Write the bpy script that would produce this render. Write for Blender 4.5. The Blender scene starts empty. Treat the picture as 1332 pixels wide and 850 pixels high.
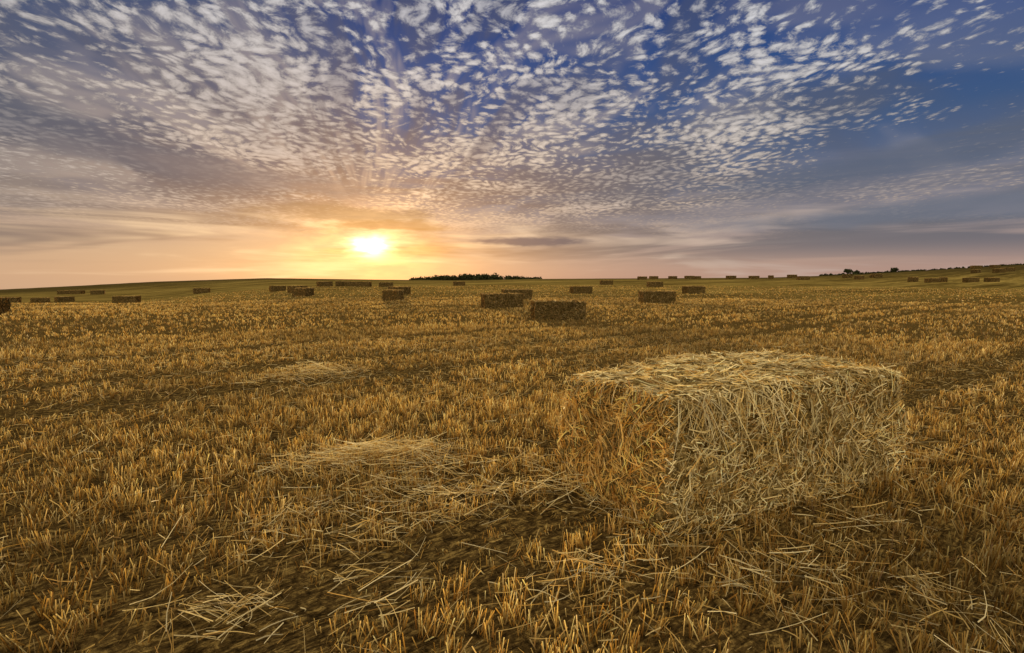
import bpy, math, numpy as np
from mathutils import Vector
rng = np.random.default_rng(7)
scene = bpy.context.scene
scene.view_settings.view_transform = 'Standard'
scene.view_settings.look = 'None'
scene.view_settings.exposure = 0
R = math.radians

# ------------------------------------------------------------------ helpers
def sstep(a, b, x):
    t = np.clip((x - a) / (b - a), 0, 1)
    return t * t * (3 - 2 * t)

_NG = rng.random((256, 256))
def vnoise(x, y):
    x = np.asarray(x, float); y = np.asarray(y, float)
    xi = np.floor(x).astype(int); yi = np.floor(y).astype(int)
    fx = x - xi; fy = y - yi
    fx = fx * fx * (3 - 2 * fx); fy = fy * fy * (3 - 2 * fy)
    a = _NG[xi % 256, yi % 256]; b = _NG[(xi + 1) % 256, yi % 256]
    c = _NG[xi % 256, (yi + 1) % 256]; d = _NG[(xi + 1) % 256, (yi + 1) % 256]
    return (a * (1 - fx) + b * fx) * (1 - fy) + (c * (1 - fx) + d * fx) * fy
def fbm(x, y, o=4):
    s = 0; a = .5; t = 0
    for i in range(o):
        s = s + a * vnoise(x * 2 ** i + 17.3 * i, y * 2 ** i - 9.1 * i); t += a; a *= .5
    return s / t
def unit(v):
    return v / np.maximum(np.linalg.norm(v, axis=-1, keepdims=True), 1e-9)

# ------------------------------------------------------------------ terrain
PT = np.array([-1.2, -1.0, -.85, -.70, -.48, -.25, -.10, .05, .5, .65, .80, 1.0, 1.2])
PS = np.array([-.026, -.022, -.015, -.007, 0, -.003, -.004, -.0015, .001, .006, .014, .0255, .032])
ROW = R(36)
rd = np.array([math.cos(ROW), math.sin(ROW)]); rn = np.array([-math.sin(ROW), math.cos(ROW)])
TRAM = [2.42, 7.5, 9.3, 12.1, 22.0, 23.8, 40, 41.8, 62, 64, 90, 92, -6.0, -7.8, -20, -22, -40]
def tram_mask(x, y):
    n = x * rn[0] + y * rn[1] + .25 * np.sin((x * rd[0] + y * rd[1]) * .12)
    m = np.zeros_like(n)
    for t in TRAM:
        m = np.maximum(m, 1 - sstep(.12, .36, np.abs(n - t)))
    return m
def ground_z(x, y):
    x = np.asarray(x, float); y = np.asarray(y, float)
    r = np.hypot(x, y); az = np.arctan2(x, y)
    t = np.where(np.abs(az) < 1.3, np.tan(np.clip(az, -1.3, 1.3)), np.sign(az) * 3)
    t = np.clip(t, -1.2, 1.2)
    Y = r / np.sqrt(1 + t * t)
    s = np.interp(t, PT, PS)
    A = np.clip((-.35 - t) / .45, 0, 1)
    A = A * A * (3 - 2 * A)
    valley = -2.0 * A * sstep(20, 80, Y)
    S = sstep(60, 200, Y)
    z = valley * (1 - S) + (1.5 + s * 200) * S
    z = z + np.where(Y > 200, (s - .02) * (Y - 200), 0)
    z = z + .06 * (fbm(x * .5, y * .5, 3) - .5) * sstep(1, 6, r) + .03 * (fbm(x * 2.3 + 5, y * 2.3, 3) - .5)
    z = z - .03 * tram_mask(x, y) * (1 - sstep(60, 150, r))
    return z

# ------------------------------------------------------------------ materials
def new_mat(name):
    m = bpy.data.materials.new(name); m.use_nodes = True
    nt = m.node_tree; nt.nodes.clear()
    return m, nt
def N(nt, typ, **kw):
    n = nt.nodes.new(typ)
    for k, v in kw.items(): setattr(n, k, v)
    return n
def setin(nt, n, key, v):
    if hasattr(v, 'node'): nt.links.new(v, n.inputs[key])
    else: n.inputs[key].default_value = v
def M(nt, op, a, b=None, c=None, clamp=False):
    n = N(nt, 'ShaderNodeMath', operation=op); n.use_clamp = clamp
    setin(nt, n, 0, a)
    if b is not None: setin(nt, n, 1, b)
    if c is not None: setin(nt, n, 2, c)
    return n.outputs[0]
def VM(nt, op, a, b=None, out=0):
    n = N(nt, 'ShaderNodeVectorMath', operation=op)
    setin(nt, n, 0, a)
    if b is not None:
        setin(nt, n, 'Scale' if op == 'SCALE' else 1, b)
    return n.outputs['Value'] if op in ('DOT_PRODUCT', 'LENGTH') else n.outputs[0]
def MIX(nt, f, a, b, mode='MIX'):
    n = N(nt, 'ShaderNodeMix', data_type='RGBA', blend_type=mode)
    setin(nt, n, 0, f); setin(nt, n, 6, a); setin(nt, n, 7, b)
    return n.outputs[2]
def MR(nt, v, a, b, c=0, d=1, smooth=True):
    n = N(nt, 'ShaderNodeMapRange', interpolation_type='SMOOTHSTEP' if smooth else 'LINEAR')
    setin(nt, n, 0, v); n.inputs[1].default_value = a; n.inputs[2].default_value = b
    n.inputs[3].default_value = c; n.inputs[4].default_value = d
    return n.outputs[0]
def RAMP(nt, f, stops):
    n = N(nt, 'ShaderNodeValToRGB'); el = n.color_ramp.elements
    while len(el) < len(stops): el.new(.5)
    for e, (p, c) in zip(el, stops): e.position = p; e.color = (*c, 1)
    nt.links.new(f, n.inputs[0]); return n.outputs[0]
def NOISE(nt, vec, scale, detail=3, rough=.5, dist=0, out='Fac', dim='3D'):
    n = N(nt, 'ShaderNodeTexNoise', noise_dimensions=dim)
    nt.links.new(vec, n.inputs['Vector'])
    n.inputs['Scale'].default_value = scale; n.inputs['Detail'].default_value = detail
    n.inputs['Roughness'].default_value = rough; n.inputs['Distortion'].default_value = dist
    return n.outputs[out]
def MAPV(nt, vec, rot=(0, 0, 0), sc=(1, 1, 1)):
    n = N(nt, 'ShaderNodeMapping'); nt.links.new(vec, n.inputs[0])
    n.inputs['Rotation'].default_value = rot; n.inputs['Scale'].default_value = sc
    return n.outputs[0]

def straw_material(name, transl=.35, tint=(1, 1, 1)):
    m, nt = new_mat(name)
    at = N(nt, 'ShaderNodeAttribute', attribute_name='col')
    col = MIX(nt, 1.0, at.outputs['Color'], (*tint, 1), 'MULTIPLY')
    p = N(nt, 'ShaderNodeBsdfDiffuse')
    nt.links.new(col, p.inputs[0])
    gl = N(nt, 'ShaderNodeBsdfGlossy'); gl.inputs['Roughness'].default_value = .4; gl.inputs[0].default_value = (.9, .82, .66, 1)
    m2 = N(nt, 'ShaderNodeMixShader'); m2.inputs[0].default_value = .05
    nt.links.new(p.outputs[0], m2.inputs[1]); nt.links.new(gl.outputs[0], m2.inputs[2])
    t = N(nt, 'ShaderNodeBsdfTranslucent'); nt.links.new(col, t.inputs[0])
    mx = N(nt, 'ShaderNodeMixShader'); mx.inputs[0].default_value = transl
    nt.links.new(m2.outputs[0], mx.inputs[1]); nt.links.new(t.outputs[0], mx.inputs[2])
    o = N(nt, 'ShaderNodeOutputMaterial'); nt.links.new(mx.outputs[0], o.inputs[0])
    return m
mat_stubble = straw_material('stubble_straw', .42, (1.0, .89, .53))
mat_loose = straw_material('loose_straw', .3, (.96, .90, .70))
mat_straw = straw_material('bale_straw', .22, (1.0, .94, .73))
mat_straw_far = straw_material('shade_tinted_bale_straw', .10, (.74, .56, .30))  # shade of the backlit far bales put into a darker straw tint

def core_material(name, k):
    m, nt = new_mat(name)
    tc = N(nt, 'ShaderNodeTexCoord').outputs['Object']
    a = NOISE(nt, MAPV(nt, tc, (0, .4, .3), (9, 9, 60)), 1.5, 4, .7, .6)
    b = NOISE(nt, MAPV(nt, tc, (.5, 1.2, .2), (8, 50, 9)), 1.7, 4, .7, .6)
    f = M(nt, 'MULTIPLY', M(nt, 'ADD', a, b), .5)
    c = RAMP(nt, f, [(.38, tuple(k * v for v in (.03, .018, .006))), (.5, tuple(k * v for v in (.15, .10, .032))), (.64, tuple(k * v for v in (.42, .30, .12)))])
    p = N(nt, 'ShaderNodeBsdfDiffuse'); nt.links.new(c, p.inputs[0])
    bp = N(nt, 'ShaderNodeBump'); bp.inputs['Distance'].default_value = .03
    nt.links.new(f, bp.inputs['Height']); nt.links.new(bp.outputs[0], p.inputs['Normal'])
    o = N(nt, 'ShaderNodeOutputMaterial'); nt.links.new(p.outputs[0], o.inputs[0])
    return m
mat_core = core_material('bale_core', 1.0)
mat_core_far = core_material('shade_tinted_bale_core', .42)  # core colour darkened to paint in the far bales' shaded faces

def ground_material():
    m, nt = new_mat('stubble_ground')
    g = N(nt, 'ShaderNodeNewGeometry').outputs['Position']
    rowv = MAPV(nt, g, (0, 0, -ROW))
    fine = NOISE(nt, MAPV(nt, rowv, (0, 0, 0), (10, 40, 10)), 1, 4, .7, .5)
    fine2 = NOISE(nt, g, 22, 4, .75, .8)
    f = M(nt, 'MULTIPLY', M(nt, 'ADD', fine, fine2), .5)
    near = RAMP(nt, f, [(.40, (.022, .014, .005)), (.51, (.085, .052, .016)), (.62, (.30, .20, .06))])
    stripes = NOISE(nt, MAPV(nt, rowv, (0, 0, 0), (.010, .45, 1)), 1, 4, .7, .1)
    big = NOISE(nt, g, .06, 3, .6, .5)
    mid = NOISE(nt, MAPV(nt, rowv, (0, 0, 0), (.5, 2.2, 1)), 1, 4, .7, .3)
    ff = M(nt, 'ADD', M(nt, 'MULTIPLY', stripes, .6), M(nt, 'MULTIPLY', mid, .25))
    ff = M(nt, 'ADD', ff, M(nt, 'MULTIPLY', big, .22))
    far = RAMP(nt, ff, [(.42, (.045, .030, .008)), (.53, (.14, .098, .025)), (.64, (.30, .215, .057))])
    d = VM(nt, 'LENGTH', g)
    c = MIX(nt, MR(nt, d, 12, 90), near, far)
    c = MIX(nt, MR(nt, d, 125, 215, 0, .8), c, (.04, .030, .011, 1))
    p = N(nt, 'ShaderNodeBsdfDiffuse'); nt.links.new(c, p.inputs[0])
    bp = N(nt, 'ShaderNodeBump'); bp.inputs['Distance'].default_value = .06
    nt.links.new(f, bp.inputs['Height']); nt.links.new(bp.outputs[0], p.inputs['Normal'])
    o = N(nt, 'ShaderNodeOutputMaterial'); nt.links.new(p.outputs[0], o.inputs[0])
    return m
mat_ground = ground_material()

def leaf_material():
    m, nt = new_mat('dark_foliage')
    g = N(nt, 'ShaderNodeNewGeometry').outputs['Position']
    c = RAMP(nt, NOISE(nt, g, .6, 3), [(.35, (.02, .022, .01)), (.65, (.05, .055, .022))])
    p = N(nt, 'ShaderNodeBsdfDiffuse'); nt.links.new(c, p.inputs[0])
    o = N(nt, 'ShaderNodeOutputMaterial'); nt.links.new(p.outputs[0], o.inputs[0])
    return m
mat_leaf = leaf_material()

# ------------------------------------------------------------------ mesh building
def make_obj(name, verts, quads, mats, cols=None, midx=None, smooth=False):
    me = bpy.data.meshes.new(name)
    nv, nf = len(verts), len(quads)
    me.vertices.add(nv); me.vertices.foreach_set('co', np.asarray(verts, np.float32).ravel())
    me.loops.add(nf * 4); me.loops.foreach_set('vertex_index', np.asarray(quads, np.int32).ravel())
    me.polygons.add(nf); me.polygons.foreach_set('loop_start', np.arange(nf, dtype=np.int32) * 4)
    for m in mats: me.materials.append(m)
    if midx is not None: me.polygons.foreach_set('material_index', np.asarray(midx, np.int32))
    if cols is not None:
        a = me.attributes.new('col', 'FLOAT_COLOR', 'POINT')
        c4 = np.ones((nv, 4), np.float32); c4[:, :3] = np.minimum(cols, .86)
        a.data.foreach_set('color', c4.ravel())
    me.update(calc_edges=True)
    if smooth: me.polygons.foreach_set('use_smooth', np.ones(nf, bool))
    ob = bpy.data.objects.new(name, me); scene.collection.objects.link(ob)
    return ob

def ribbons(p0, d, L, w, bend, segs, c0, c1, taper=.6):
    n = len(p0); d = unit(d)
    rv = rng.normal(size=(n, 3)); side = unit(np.cross(d, rv))
    V = np.zeros((n, segs + 1, 2, 3)); C = np.zeros((n, segs + 1, 2, 3))
    for i in range(segs + 1):
        t = i / segs
        c = p0 + d * (L * t)[:, None] + bend * (L * t * t)[:, None]
        ww = (w * .5 * (1 - (1 - taper) * t))[:, None]
        V[:, i, 0] = c - side * ww; V[:, i, 1] = c + side * ww
        cc = c0 * (1 - t) + c1 * t
        C[:, i, 0] = cc; C[:, i, 1] = cc
    base = (np.arange(n) * (segs + 1) * 2)[:, None]
    Q = []
    for i in range(segs):
        o = i * 2
        Q.append(np.concatenate([base + o, base + o + 1, base + o + 3, base + o + 2], 1))
    Q = np.stack(Q, 1).reshape(-1, 4)
    return V.reshape(-1, 3), Q, C.reshape(-1, 3)
def joinm(parts):
    V = []; Q = []; C = []; o = 0
    for v, q, c in parts:
        V.append(v); Q.append(q + o); C.append(c); o += len(v)
    return np.concatenate(V), np.concatenate(Q), np.concatenate(C)

PAL = np.array([[.66, .54, .30], [.58, .42, .17], [.48, .30, .09], [.30, .17, .05], [.52, .46, .32], [.76, .67, .45]])
def pal(n, w):
    w = np.array(w, float); w /= w.sum()
    return PAL[rng.choice(len(PAL), n, p=w)] * rng.uniform(.75, 1.12, (n, 1))

# ------------------------------------------------------------------ field (terrain)
nr, na = 330, 540
rad = np.concatenate([[.15], np.geomspace(.3, 4000, nr - 1)])
an = np.linspace(0, 2 * math.pi, na, endpoint=False)
X = rad[:, None] * np.sin(an)[None]; Yg = rad[:, None] * np.cos(an)[None]
Z = ground_z(X, Yg)
V = np.stack([X, Yg, Z], -1).reshape(-1, 3)
i = np.arange(nr - 1)[:, None] * na; j = np.arange(na)[None]; j2 = (j + 1) % na
Q = np.stack([i + j, i + na + j, i + na + j2, i + j2], -1).reshape(-1, 4)[:, ::-1]
capv = np.array([[0, 0, float(ground_z(0., 0.))]])
V = np.concatenate([V, capv]); ci = len(V) - 1
cap = np.array([[ci, (2 * a) % na, (2 * a + 1) % na, (2 * a + 2) % na] for a in range(na // 2)])
Q = np.concatenate([Q, cap])
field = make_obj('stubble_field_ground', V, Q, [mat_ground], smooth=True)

# ------------------------------------------------------------------ foreground bale frame
BA = R(24.2)
bL = np.array([math.cos(BA), math.sin(BA)]); bS = np.array([-math.sin(BA), math.cos(BA)])
BC = np.array([1.67, 3.85])
BH = np.array([1.10, .59, .42])

# ------------------------------------------------------------------ stubble
def stubble_zone(r0, r1, dens, k, w, hmul, halfaz, segs=1):
    area = halfaz * (r1 * r1 - r0 * r0)
    n = int(area * dens)
    r = np.sqrt(rng.uniform(r0 * r0, r1 * r1, n)); a = rng.uniform(-halfaz, halfaz, n)
    x = r * np.sin(a); y = r * np.cos(a)
    u = x * rd[0] + y * rd[1]; v = x * rn[0] + y * rn[1]
    sp = .14
    wob = .05 * np.sin(u * .6) + .04 * (vnoise(u * .8, v * .2) - .5)
    v = np.round(v / sp) * sp + rng.normal(0, .022, n) + wob
    x = u * rd[0] + v * rn[0]; y = u * rd[1] + v * rn[1]
    tm = tram_mask(x, y)
    patch = fbm(x * .9, y * .9, 3)
    keep = (rng.random(n) > tm * .68) & (rng.random(n) < .4 + 1.15 * patch)
    lx = (x - BC[0]) * bL[0] + (y - BC[1]) * bL[1]; ly = (x - BC[0]) * bS[0] + (y - BC[1]) * bS[1]
    keep &= ~((np.abs(lx) < BH[0] * 1.05) & (np.abs(ly) < BH[1] * 1.12))
    keep &= np.hypot(x, y) > .7
    x, y, tm, patch = x[keep], y[keep], tm[keep], patch[keep]
    n = len(x)
    th = rng.uniform(.06, .13, n) * (1 - .45 * tm) * hmul * (.6 + .75 * patch)
    tl = rng.normal(0, .18, (n, 2))
    tb = .38 + 1.22 * fbm(x * .45 + 40, y * .45, 3) + rng.normal(0, .15, n)
    tb = np.clip(tb, .4, 1.4)
    X = np.repeat(x, k) + rng.normal(0, .024, n * k); Y = np.repeat(y, k) + rng.normal(0, .024, n * k)
    H = np.repeat(th, k) * rng.uniform(.6, 1.15, n * k)
    T = np.repeat(tl, k, 0) + rng.normal(0, .2, (n * k, 2))
    broken = rng.random(n * k) < .12
    T[broken] += rng.normal(0, .9, (broken.sum(), 2))
    d = np.concatenate([T, np.ones((n * k, 1))], 1)
    p = np.stack([X, Y, ground_z(X, Y) - .01], 1)
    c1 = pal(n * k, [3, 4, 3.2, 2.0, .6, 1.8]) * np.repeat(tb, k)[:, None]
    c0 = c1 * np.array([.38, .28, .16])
    c1[:, 1] *= rng.uniform(.93, 1.03, n * k)
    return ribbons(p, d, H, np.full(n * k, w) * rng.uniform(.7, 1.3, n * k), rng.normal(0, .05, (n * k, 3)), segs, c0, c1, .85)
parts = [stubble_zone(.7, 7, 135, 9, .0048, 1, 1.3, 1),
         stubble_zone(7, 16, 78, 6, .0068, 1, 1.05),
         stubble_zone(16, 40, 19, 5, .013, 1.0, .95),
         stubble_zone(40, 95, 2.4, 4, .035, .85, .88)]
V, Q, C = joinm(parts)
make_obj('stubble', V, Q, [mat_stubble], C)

# ------------------------------------------------------------------ loose straw
def loose(cx, cy, sx, sy, n, ang, angs, h, L0=.06, L1=.26, w=.0040, pw=(4, 3, 1.5, .5, 2, 2.6)):
    px = rng.normal(0, 1, n) * sx; py = rng.normal(0, 1, n) * sy
    ca, sa = math.cos(ang), math.sin(ang)
    x = cx + px * ca - py * sa; y = cy + px * sa + py * ca
    rr = np.exp(-.5 * ((px / sx) ** 2 + (py / sy) ** 2))
    z = ground_z(x, y) + .03 + rng.random(n) * h * (.35 + rr)
    a = ang + rng.normal(0, angs, n)
    d = np.stack([np.cos(a), np.sin(a), rng.normal(0, .2, n)], 1)
    L = rng.uniform(L0, L1, n); p = np.stack([x, y, z], 1) - d * (L * .5)[:, None]
    c = pal(n, pw)
    b = rng.normal(0, .2, (n, 3)); b[:, 2] -= .08
    return ribbons(p, d, L, w * rng.uniform(.7, 1.4, n), b, 3, c * .95, c, .7)
P = [loose(-1.08, 4.1, .38, .13, 560, .15, .6, .11, L1=.38),
     loose(-1.45, 3.85, .16, .09, 90, -.3, .5, .09),
     loose(-.55, 3.75, .35, .12, 120, .3, .9, .08),
     loose(-3.0, 7.6, .40, .22, 420, .5, .7, .17),
     loose(-.85, 3.45, .24, .08, 90, .3, .8, .08),
     loose(-.45, 3.30, .38, .06, 140, .35, .7, .08),
     loose(-1.35, 2.95, .24, .10, 90, .9, .9, .08),
     loose(-.75, 2.85, .35, .07, 100, .45, .8, .08),
     loose(.20, 3.35, .45, .10, 220, .5, .8, .09),
     loose(.45, 2.40, .30, .12, 110, .5, .9, .08),
     loose(1.35, 2.35, .40, .12, 130, .3, 1., .08),
     loose(1.75, 2.75, .7, .12, 120, .42, .9, .08),
     loose(-1.25, 2.15, .13, .07, 90, .2, .9, .08),
     loose(-.65, 2.3, .11, .3, 70, .6, .5, .08),
     loose(1.9, 2.15, .2, .12, 80, 1.0, .9, .08),
     loose(3.1, 4.4, .2, .35, 120, .42, .9, .12),
     loose(.6, 4.0, .14, .4, 180, 1.9, .8, .12)]
n = 8500
r = np.sqrt(rng.uniform(1, 13 ** 2, n)); a = rng.uniform(-1.1, 1.1, n)
x = r * np.sin(a); y = r * np.cos(a); aa = rng.uniform(0, 6.28, n)
d = np.stack([np.cos(aa), np.sin(aa), rng.normal(0, .25, n)], 1); L = rng.uniform(.04, .24, n)
c = pal(n, [3, 3, 2.5, 1.5, 1.2, 1.5])
P.append(ribbons(np.stack([x, y, ground_z(x, y) + rng.uniform(.02, .09, n)], 1), d, L, rng.uniform(.003, .005, n), rng.normal(0, .16, (n, 3)), 2, c, c, .7))
V, Q, C = joinm(P)
make_obj('loose_straw', V, Q, [mat_loose], C)

# ------------------------------------------------------------------ bales
def bale_surface(q, h, rr, seed, fine=1.0):
    inner = np.clip(q, -(h - rr), h - rr)
    nrm = unit(q - inner)
    p = inner + nrm * rr
    s = seed * 13.7
    a = fbm(q[:, 0] * 2.2 + q[:, 1] * 1.3 + s, q[:, 2] * 2.4 + q[:, 1] * 1.7 + s, 3) - .5
    b = fbm(q[:, 0] * 9 + s + q[:, 1] * 5, q[:, 2] * 9 + q[:, 1] * 8 - s, 3) - .5
    xw = q[:, 0] + .06 * (vnoise(q[:, 2] * 4 + s, q[:, 1] * 4) - .5)
    fl = np.abs(np.sin(xw * math.pi / .17 + s)) ** .5 - .7
    p = p + nrm * (a * .05 + b * .09 * fine + fl * .030)[:, None]
    return p, nrm
def box_points(h, n):
    ar = np.array([h[1] * h[2], h[1] * h[2], h[0] * h[2], h[0] * h[2], h[0] * h[1], 0.02 * h[0] * h[1]])
    f = rng.choice(6, n, p=ar / ar.sum())
    q = rng.uniform(-1, 1, (n, 3))
    ax = f // 2; sg = np.where(f % 2 == 0, 1, -1.)
    q[np.arange(n), ax] = sg
    return q * h, f
def box_mesh(h, res):
    V = []; Q = []; o = 0
    for ax in range(3):
        for sg in (-1, 1):
            u, v = [k for k in range(3) if k != ax]
            nu = max(4, int(2 * h[u] / res)); nv = max(4, int(2 * h[v] / res))
            gu, gv = np.meshgrid(np.linspace(-1, 1, nu + 1), np.linspace(-1, 1, nv + 1), indexing='ij')
            q = np.zeros((gu.size, 3)); q[:, ax] = sg; q[:, u] = gu.ravel(); q[:, v] = gv.ravel()
            V.append(q * h)
            a, b = np.meshgrid(np.arange(nu), np.arange(nv), indexing='ij')
            k = (a * (nv + 1) + b).ravel()
            f = np.stack([k, k + nv + 1, k + nv + 2, k + 1], 1) + o
            if (sg > 0) == (ax == 1): f = f[:, ::-1]
            Q.append(f); o += len(q)
    return np.concatenate(V), np.concatenate(Q)
def fg_deform(p, h):
    p = p.copy()
    top = sstep(-.2, 1, p[:, 2] / h[2])
    left = sstep(.1, 1.0, -p[:, 0] / h[0]); back = sstep(-.2, 1, p[:, 1] / h[1])
    p[:, 2] -= top * left * (.01 + .08 * back)
    p[:, 0] *= 1 + .03 * (1 - top) - .01 * top
    p[:, 1] *= 1 + .02 * (1 - top)
    return p
def build_bale(name, h, nstr, seed, fg=False, w=.005, res=.04, segs=2, L=(.06, .28), smat=None, cmat=None):
    h = np.array(h, float); rr = .025
    q, Qc = box_mesh(h, res)
    p, _ = bale_surface(q, h, rr, seed)
    if fg: p = fg_deform(p, h)
    p[:, 2] += h[2]
    Vc, Cc = p, np.full((len(p), 3), .3)
    q, f = box_points(h, nstr)
    ps, nr_ = bale_surface(q, h, rr, seed)
    if fg: ps = fg_deform(ps, h)
    ps[:, 2] += h[2]
    up = np.array([0, 0, 1.]); 
    t1 = np.where(np.abs(nr_[:, 2:3]) > .75, np.array([[1., 0, 0]]), np.cross(np.broadcast_to(up, nr_.shape), nr_))
    t1 = unit(t1); t2 = unit(np.cross(nr_, t1))
    u = (q * t1).sum(1); v = (q * t2).sum(1)
    fld = fbm(u * 7 + f * 7.7 + seed, v * 7 + q[:, 0] + 3 * f, 2)
    ang = -math.pi / 2 + (fld - .5) * 11.0 + rng.normal(0, .6, nstr)
    axn = f // 2
    dist = h - np.abs(q); dist[np.arange(nstr), axn] = 9
    edge = dist.min(1)
    Ls = L[0] + (L[1] - L[0]) * rng.random(nstr) ** 1.8
    Ls = np.minimum(Ls, .05 + 1.8 * edge + .10 * (rng.random(nstr) < .15))
    out = np.abs(rng.normal(0, .11, nstr)) + .02
    stick = rng.random(nstr) < .04
    out[stick] += rng.uniform(.2, .9, stick.sum())
    d = t1 * np.cos(ang)[:, None] + t2 * np.sin(ang)[:, None] + nr_ * out[:, None]
    bend = rng.normal(0, .15, (nstr, 3)) - nr_ * (out * .5)[:, None]; bend[:, 2] -= .04
    p0 = ps + nr_ * rng.uniform(-.015, .012, nstr)[:, None] - d * (Ls * .5)[:, None] * (~stick)[:, None]
    c = pal(nstr, [4, 3.6, 2.0, 1.5, 1.8, 4.4])
    shade = .50 + 1.40 * fbm(u * 8 + 11 + seed, v * 8 + f * 3, 3)
    c = c * np.clip(shade, .5, 1.45)[:, None]
    endm = f < 2
    c[endm] *= np.array([1.1, .86, .50])
    if not fg: c[f < 4] *= .50  # shaded sides of far bales painted into the straw colour, tops kept light
    ww = w * rng.uniform(.5, 1.5, nstr)
    parts = [ribbons(p0, d, Ls, ww, bend, segs, c * .88, c, .6)]
    if fg:
        n2 = 300
        side = rng.random(n2)
        t = rng.uniform(-1, 1, n2)
        bunch = np.round(t * 6) / 6 + rng.normal(0, .025, n2)
        t = np.where(rng.random(n2) < .6, bunch, t)
        q2 = np.zeros((n2, 3)); q2[:, 2] = h[2]
        fr = side < .7
        q2[fr, 0] = (t[fr] * .35 - .62) * h[0]; q2[fr, 1] = -h[1]
        q2[~fr, 0] = -h[0]; q2[~fr, 1] = t[~fr] * h[1]
        q2 = np.clip(q2, -h, h)
        p2, nn = bale_surface(q2, h, rr, seed); p2 = fg_deform(p2, h); p2[:, 2] += h[2] + .003
        o2 = np.where(fr[:, None], np.array([[0, -1., 0]]), np.array([[-1., 0, 0]]))
        d2 = o2 * rng.uniform(.05, .35, (n2, 1)) + rng.normal(0, .35, (n2, 3)); d2[:, 2] -= rng.uniform(.3, 1.2, n2)
        L2 = rng.uniform(.06, .30, n2); b2 = rng.normal(0, .14, (n2, 3)) - o2 * .15; b2[:, 2] -= .3
        c2 = pal(n2, [4, 2, .8, .3, 2, 5])
        parts.append(ribbons(p2, d2, L2, w * rng.uniform(.6, 1.1, n2), b2, 4, c2 * .9, c2, .6))
        n3 = 900
        ph = rng.uniform(-1, 1, n3); fr = rng.random(n3) < .55
        q3 = np.zeros((n3, 3))
        dd = np.abs(rng.normal(0, .05, n3))
        q3[fr, 0] = ph[fr] * h[0] * 1.02; q3[fr, 1] = -h[1] * 1.03 - dd[fr]
        q3[~fr, 0] = -h[0] * 1.03 - dd[~fr]; q3[~fr, 1] = ph[~fr] * h[1]
        rt = rng.random(n3) < .15
        q3[rt, 0] = h[0] * 1.03 + dd[rt]; q3[rt, 1] = ph[rt] * h[1]
        q3[:, 2] = rng.random(n3) * np.clip(.09 - dd, .03, .3) + .02
        d3 = rng.normal(0, 1, (n3, 3)) * np.array([1, 1, .3])
        L3 = rng.uniform(.05, .20, n3); c3 = pal(n3, [3, 3, 2.5, 1.5, 1.5, 2])
        parts.append(ribbons(q3, d3, L3, w * rng.uniform(.5, 1.0, n3), rng.normal(0, .15, (n3, 3)), 3, c3, c3, .6))
    Vs, Qs, Cs = joinm(parts)
    Vv = np.concatenate([Vc, Vs]); QQ = np.concatenate([Qc, Qs + len(Vc)]); CC = np.concatenate([Cc, Cs])
    mi = np.concatenate([np.zeros(len(Qc)), np.ones(len(Qs))])
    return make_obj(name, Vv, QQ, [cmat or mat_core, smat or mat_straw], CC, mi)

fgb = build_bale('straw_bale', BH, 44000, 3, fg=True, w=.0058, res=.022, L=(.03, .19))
fgb.location = (BC[0], BC[1], float(ground_z(BC[0], BC[1])) - .01); fgb.rotation_euler = (0, 0, BA)

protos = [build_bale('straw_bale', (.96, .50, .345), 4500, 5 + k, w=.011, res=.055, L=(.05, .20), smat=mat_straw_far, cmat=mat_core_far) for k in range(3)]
# world positions (x, y, heading deg) paced out across the field
B = [(1.70, 18.9, 6), (-.52, 26.2, 14), (.34, 35.4, 12), (6.7, 50, 15), (18.0, 98, 10), (8.75, 31.0, 4), (17.7, 50, 14),
     (22.8, 82, 5), (38, 150, 20), (43.5, 158, 0), (50, 160, 30), (54.5, 158, 5), (57.0, 159, 12), (66, 155, 10), (71.5, 152, 0), (77, 153, 60), (86, 158, 15),
     (73, 129, 4), (-8.1, 35, 92), (-10.4, 47.5, 60), (-20.6, 84, 20), (-9.8, 95, 10), (-27.2, 87, 5), (-24.8, 86, 0), (-29.0, 88, 15),
     (-18.1, 44.5, 90), (-23.8, 57, 60), (-31.5, 69, 40), (-31, 85, 50), (-52, 86, 20), (-36.5, 48.5, 15), (-84, 104, 30), (-91.5, 108, 0), (-95, 109, 25),
     (-65.5, 75, 65), (-64, 69.5, 40), (-71.5, 73, 20), (-21.95, 20.9, 10),
     (78, 100, 40), (77.7, 95, 8), (80.5, 96, 50), (83, 93, 5), (86.8, 93, 12), (81, 120, 30), (88, 135, 30), (92, 130, 10),
     (121, 128, 20), (126, 131, 0), (118, 131, 30), (150, 160, 10), (146, 162, 0)]
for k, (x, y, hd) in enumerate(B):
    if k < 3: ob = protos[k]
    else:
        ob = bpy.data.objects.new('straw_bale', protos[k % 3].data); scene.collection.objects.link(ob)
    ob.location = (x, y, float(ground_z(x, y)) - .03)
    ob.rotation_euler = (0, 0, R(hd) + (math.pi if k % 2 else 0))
    s = rng.uniform(.97, 1.05); 
    if y > 80: s *= 1.15
    if y > 120: s *= 1.15
    ob.scale = (s, s * rng.uniform(.95, 1.1), s * rng.uniform(.97, 1.08))

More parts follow.
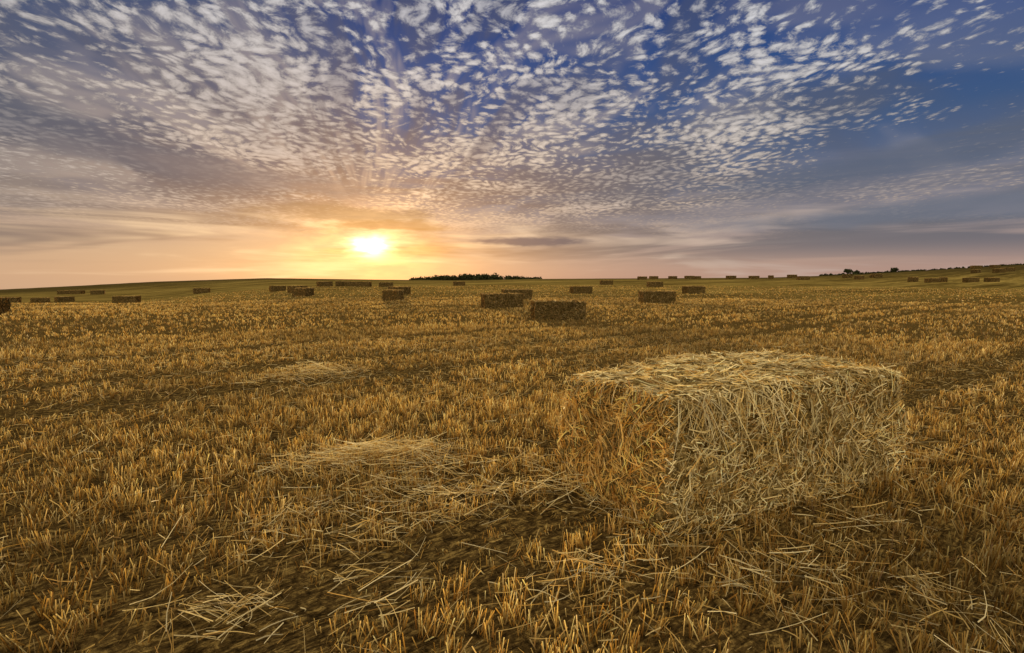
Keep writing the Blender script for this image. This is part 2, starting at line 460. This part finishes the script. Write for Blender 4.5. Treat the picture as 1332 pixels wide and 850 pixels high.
# ------------------------------------------------------------------ distant trees and hedge
def crowns(cs, per, leaf):
    Vs = []; 
    for (x, y, zb, w, hh) in cs:
        nb = 9
        bc = unit(rng.normal(size=(nb, 3))) * rng.uniform(.2, .75, (nb, 1)) * np.array([w * .5, w * .5, hh * .36])
        bc += np.array([x, y, zb + hh * .6])
        k = rng.integers(0, nb, per)
        c = bc[k] + unit(rng.normal(size=(per, 3))) * (w * .24) * rng.uniform(.4, 1.1, (per, 1)) * np.array([1, 1, .85])
        a = unit(rng.normal(size=(per, 3))); b = unit(np.cross(a, rng.normal(size=(per, 3))))
        s = leaf * rng.uniform(.5, 1.2, (per, 1))
        Vs.append(np.stack([c - a * s - b * s * .6, c + a * s - b * s * .6, c + a * s + b * s * .6, c - a * s + b * s * .6], 1).reshape(-1, 3))
        r0 = .035 * hh; 
        for q in range(4):
            a0, a1 = q * math.pi / 2, (q + 1) * math.pi / 2
            Vs.append(np.array([[x + r0 * math.cos(a0), y + r0 * math.sin(a0), zb - .3], [x + r0 * math.cos(a1), y + r0 * math.sin(a1), zb - .3],
                                [x + r0 * .4 * math.cos(a1), y + r0 * .4 * math.sin(a1), zb + hh * .6], [x + r0 * .4 * math.cos(a0), y + r0 * .4 * math.sin(a0), zb + hh * .6]]))
    V = np.concatenate(Vs); return V, np.arange(len(V)).reshape(-1, 4)
cs = []
for k in range(130):
    u = rng.random(); x = -78 + 100 * u; y = 400 + rng.uniform(-8, 20)
    zb = float(ground_z(x, y)); prof = .60 + .40 * math.sin(math.pi * min(1, u * 1.1)) * (.7 + .6 * rng.random())
    cs.append((x, y, zb, rng.uniform(5, 8), 9.4 * prof))
V, Q = crowns(cs, 220, .45); make_obj('distant_woodland', V, Q, [mat_leaf])
for (t, y, w, hh) in [(.652, 215, 3.4, 3.0), (.742, 222, 3.0, 2.5), (.668, 225, 3.0, 2.1)]:
    x = t * y; V, Q = crowns([(x, y, float(ground_z(x, y)), w, hh)], 500, .25); make_obj('tree', V, Q, [mat_leaf])
cs = []
for k in range(330):
    t = rng.uniform(.60, 1.15); y = 207 + rng.uniform(-1, 1); x = t * y
    cs.append((x, y, float(ground_z(x, y)) - .3, 1.6, rng.uniform(.5, 1.3)))
V, Q = crowns(cs, 50, .2); make_obj('hedge', V, Q, [mat_leaf])

# ------------------------------------------------------------------ world sky
SAZ, SEL = R(-15.4), R(3.45)
sun = Vector((math.sin(SAZ) * math.cos(SEL), math.cos(SAZ) * math.cos(SEL), math.sin(SEL)))
world = bpy.data.worlds.new("World"); scene.world = world; world.use_nodes = True
world.cycles.sampling_method = 'NONE'
nt = world.node_tree; nt.nodes.clear()
D = N(nt, 'ShaderNodeTexCoord').outputs['Generated']
sp = N(nt, 'ShaderNodeSeparateXYZ'); nt.links.new(D, sp.inputs[0]); dx, dy, dz = sp.outputs
zc = M(nt, 'MAXIMUM', dz, 0.0)
inv = M(nt, 'DIVIDE', 1.0, M(nt, 'ADD', zc, .06))
cb = N(nt, 'ShaderNodeCombineXYZ'); nt.links.new(M(nt, 'MULTIPLY', dx, inv), cb.inputs[0]); nt.links.new(M(nt, 'MULTIPLY', dy, inv), cb.inputs[1])
PP = cb.outputs[0]
base = RAMP(nt, zc, [(0, (.40, .25, .21)), (.045, (.36, .26, .24)), (.09, (.24, .21, .24)), (.16, (.11, .13, .20)), (.25, (.034, .080, .20)), (.35, (.009, .055, .21)), (.45, (.004, .032, .165)), (.7, (.03, .07, .22))])
dv = VM(nt, 'SUBTRACT', D, tuple(sun))
el = VM(nt, 'LENGTH', VM(nt, 'MULTIPLY', dv, (.62, .62, 1.15)))
def gexp(w): return M(nt, 'EXPONENT', M(nt, 'MULTIPLY', el, -1.0 / w))
def ggau(w): return M(nt, 'EXPONENT', M(nt, 'MULTIPLY', M(nt, 'POWER', M(nt, 'DIVIDE', el, w), 2.0), -1.0))
wide = gexp(.20)
lowm = MR(nt, zc, .0, .20, 1, 0)
leftm = MR(nt, dx, -.1, -.65)
lefth = M(nt, 'MULTIPLY', leftm, MR(nt, zc, .10, .2))
base = MIX(nt, M(nt, 'MULTIPLY', lefth, .45), base, (.045, .07, .12, 1))
warml = M(nt, 'MULTIPLY', lowm, M(nt, 'ADD', wide, MR(nt, dx, .25, -.5, 0, .55)), clamp=True)
base = MIX(nt, M(nt, 'MULTIPLY', warml, .85), base, (.64, .42, .24, 1))
# cloud streets fanning out from the sun
spv = N(nt, 'ShaderNodeSeparateXYZ'); nt.links.new(dv, spv.inputs[0])
fan = M(nt, 'ARCTAN2', spv.outputs[2], spv.outputs[0])
cf = N(nt, 'ShaderNodeCombineXYZ'); nt.links.new(M(nt, 'MULTIPLY', fan, 2.6), cf.inputs[0]); nt.links.new(M(nt, 'MULTIPLY', el, 3.0), cf.inputs[1])
fn = NOISE(nt, cf.outputs[0], 1.6, 3, .6, .7)
fanw = M(nt, 'MULTIPLY', M(nt, 'MULTIPLY', MR(nt, el, .05, .16), MR(nt, el, .95, .2)), MR(nt, zc, .08, .15))
# soft stratus streaks
st = NOISE(nt, MAPV(nt, D, (0, R(-5), 0), (1.4, 1.4, 15)), 1.7, 4, .6, .4)
stm = M(nt, 'MULTIPLY', MR(nt, st, .46, .62), MR(nt, zc, .24, .05))
veilcol = MIX(nt, M(nt, 'MULTIPLY', wide, 1.4, clamp=True), MIX(nt, leftm, (.44, .36, .35, 1), (.66, .48, .33, 1)), (1.0, .70, .38, 1))
base = MIX(nt, M(nt, 'MULTIPLY', stm, .7), base, veilcol)
st2 = NOISE(nt, MAPV(nt, D, (0, R(7), R(50)), (1.1, 1.1, 14)), 1.5, 4, .6, .5)
st2m = M(nt, 'MULTIPLY', MR(nt, st2, .46, .60), M(nt, 'MULTIPLY', MR(nt, zc, .36, .12), MR(nt, zc, .015, .06)))
darkc = MIX(nt, M(nt, 'MULTIPLY', wide, 1.3, clamp=True), (.085, .105, .155, 1), (.32, .16, .07, 1))
base = MIX(nt, M(nt, 'MULTIPLY', st2m, .8), base, darkc)
big = NOISE(nt, MAPV(nt, PP, (0, 0, R(20)), (.55, .3, 1)), 1.0, 3, .55, .4)
gm = M(nt, 'MULTIPLY', MR(nt, big, .46, .60), MR(nt, zc, .05, .10))
gm = M(nt, 'MULTIPLY', gm, MR(nt, zc, .42, .25, .35, 1))
base = MIX(nt, M(nt, 'MULTIPLY', gm, .65), base, MIX(nt, wide, (.075, .092, .135, 1), (.30, .16, .08, 1)))
base = MIX(nt, M(nt, 'MULTIPLY', fanw, MR(nt, fn, .52, .36, 0, .6)), base, MIX(nt, wide, (.06, .08, .13, 1), (.28, .14, .06, 1)))
base = MIX(nt, M(nt, 'MULTIPLY', fanw, MR(nt, fn, .5, .66, 0, .45)), base, MIX(nt, wide, (.36, .34, .35, 1), (1.0, .58, .26, 1)))
# altocumulus puffs
wv = NOISE(nt, PP, 2.6, 2, .55, 0, 'Color')
Pw = MAPV(nt, VM(nt, 'ADD', PP, VM(nt, 'SCALE', VM(nt, 'SUBTRACT', wv, (.5, .5, .5)), .24)), (0, 0, 0), (1, .72, 1))
vo = N(nt, 'ShaderNodeTexVoronoi', feature='F1', voronoi_dimensions='2D')
nt.links.new(Pw, vo.inputs['Vector']); vo.inputs['Scale'].default_value = 17
nf = NOISE(nt, Pw, 20, 4, .7)
cov = NOISE(nt, PP, 1.1, 3, .55)
dens = M(nt, 'SUBTRACT', M(nt, 'ADD', M(nt, 'MULTIPLY', nf, 1.9), M(nt, 'MULTIPLY', cov, 2.2)), M(nt, 'MULTIPLY', vo.outputs['Distance'], .85))
dens = M(nt, 'SUBTRACT', dens, MR(nt, dx, .15, .75, 0, .35))
al = M(nt, 'MULTIPLY', MR(nt, dens, 1.42, 1.98), MR(nt, zc, .06, .15))
al = M(nt, 'MULTIPLY', al, M(nt, 'SUBTRACT', 1.0, M(nt, 'MULTIPLY', fanw, MR(nt, fn, .5, .36, 0, .5))))
pc = RAMP(nt, zc, [(.05, (.50, .34, .25)), (.14, (.40, .34, .31)), (.24, (.46, .43, .41)), (.40, (.54, .55, .58))])
pc = MIX(nt, M(nt, 'MULTIPLY', wide, .95, clamp=True), pc, (1.0, .66, .36, 1))
pc = MIX(nt, M(nt, 'MULTIPLY', gm, .5), pc, (.24, .23, .25, 1))
pc = VM(nt, 'SCALE', pc, MR(nt, dens, 1.4, 2.5, .62, 1.35))
sky = MIX(nt, M(nt, 'MULTIPLY', al, .9), base, pc)
# individual stratus banks
bn = NOISE(nt, MAPV(nt, D, (0, 0, 0), (14, 14, 60)), 1, 3, .6)
bn2 = NOISE(nt, MAPV(nt, D, (0, 0, 0), (4, 4, 16)), 1, 4, .65)
def cloudbar(sky, t, s, wx, wz, col, k, tilt=0, nz=None, soft=(.35, 1.15)):
    nz = nz or bn
    bar = Vector((t, 1, s)).normalized()
    sv = N(nt, 'ShaderNodeSeparateXYZ'); nt.links.new(VM(nt, 'SUBTRACT', D, tuple(bar)), sv.inputs[0])
    zz = M(nt, 'SUBTRACT', sv.outputs[2], M(nt, 'MULTIPLY', sv.outputs[0], tilt))
    cbn = N(nt, 'ShaderNodeCombineXYZ')
    nt.links.new(M(nt, 'MULTIPLY', sv.outputs[0], 1 / wx), cbn.inputs[0]); nt.links.new(M(nt, 'MULTIPLY', sv.outputs[1], .3), cbn.inputs[1]); nt.links.new(M(nt, 'MULTIPLY', zz, 1 / wz), cbn.inputs[2])
    bl = M(nt, 'ADD', VM(nt, 'LENGTH', cbn.outputs[0]), M(nt, 'MULTIPLY', M(nt, 'SUBTRACT', nz, .5), 1.8))
    return MIX(nt, MR(nt, bl, soft[0], soft[1], k, 0), sky, (*col, 1))
sky = cloudbar(sky, .80, .235, .30, .030, (.085, .105, .165), .75, .16, bn2)
sky = cloudbar(sky, .90, .135, .34, .022, (.12, .14, .20), .75, .03, bn2)
sky = cloudbar(sky, .55, .150, .30, .020, (.16, .155, .20), .55, .10, bn2)
sky = cloudbar(sky, -.82, .27, .30, .035, (.065, .08, .125), .65, -.25, bn2)
sky = cloudbar(sky, -.45, .185, .24, .022, (.17, .14, .15), .55, -.12, bn2)
sky = cloudbar(sky, .046, .070, .115, .0085, (.10, .09, .125), 1.0, 0, None, (.5, 1.3))
def addglow(s, fac, col, k):
    n = VM(nt, 'SCALE', col, M(nt, 'MULTIPLY', fac, k)); return VM(nt, 'ADD', s, n)
gmod = MR(nt, bn, .35, .62, .35, 1.25)
sky = addglow(sky, M(nt, 'MULTIPLY', ggau(.018), gmod), (1, .85, .5), 3.5)
sky = addglow(sky, M(nt, 'MULTIPLY', gexp(.042), gmod), (1, .48, .12), 1.2)
sky = addglow(sky, gexp(.12), (1, .36, .07), .28)
sky = cloudbar(sky, -.33, .125, .16, .020, (.34, .17, .07), .65)
sky = cloudbar(sky, -.24, .100, .13, .010, (.46, .20, .06), .7)
# added fill: unseen sky overhead and behind the viewer brightened to lift shaded faces
back = M(nt, 'ADD', MR(nt, dy, .2, -.5, 0, 1), MR(nt, zc, .55, .95, 0, .45), clamp=True)
sky = MIX(nt, back, sky, (1.62, 1.40, 1.04, 1))
ns = N(nt, 'ShaderNodeTexSky', sky_type='NISHITA'); ns.sun_disc = False
ns.sun_elevation = SEL; ns.sun_rotation = SAZ
sky = VM(nt, 'ADD', sky, VM(nt, 'SCALE', ns.outputs[0], .01))
bg = N(nt, 'ShaderNodeBackground'); nt.links.new(sky, bg.inputs[0]); bg.inputs[1].default_value = 1.0
wo = N(nt, 'ShaderNodeOutputWorld'); nt.links.new(bg.outputs[0], wo.inputs[0])

sl = bpy.data.lights.new('sun', 'SUN'); sl.energy = 5.0; sl.angle = R(.8); sl.color = (1, .76, .42)
so = bpy.data.objects.new('sun', sl); scene.collection.objects.link(so)
so.rotation_euler = (-sun).to_track_quat('-Z', 'Y').to_euler()

# ------------------------------------------------------------------ camera
cam = bpy.data.cameras.new('camera'); cam.lens = 18; cam.sensor_width = 36; cam.clip_end = 20000; cam.clip_start = .05
co = bpy.data.objects.new('camera', cam); scene.collection.objects.link(co)
co.location = (0, 0, 1.5); co.rotation_euler = (R(90 - 5.4), 0, 0)
scene.camera = co
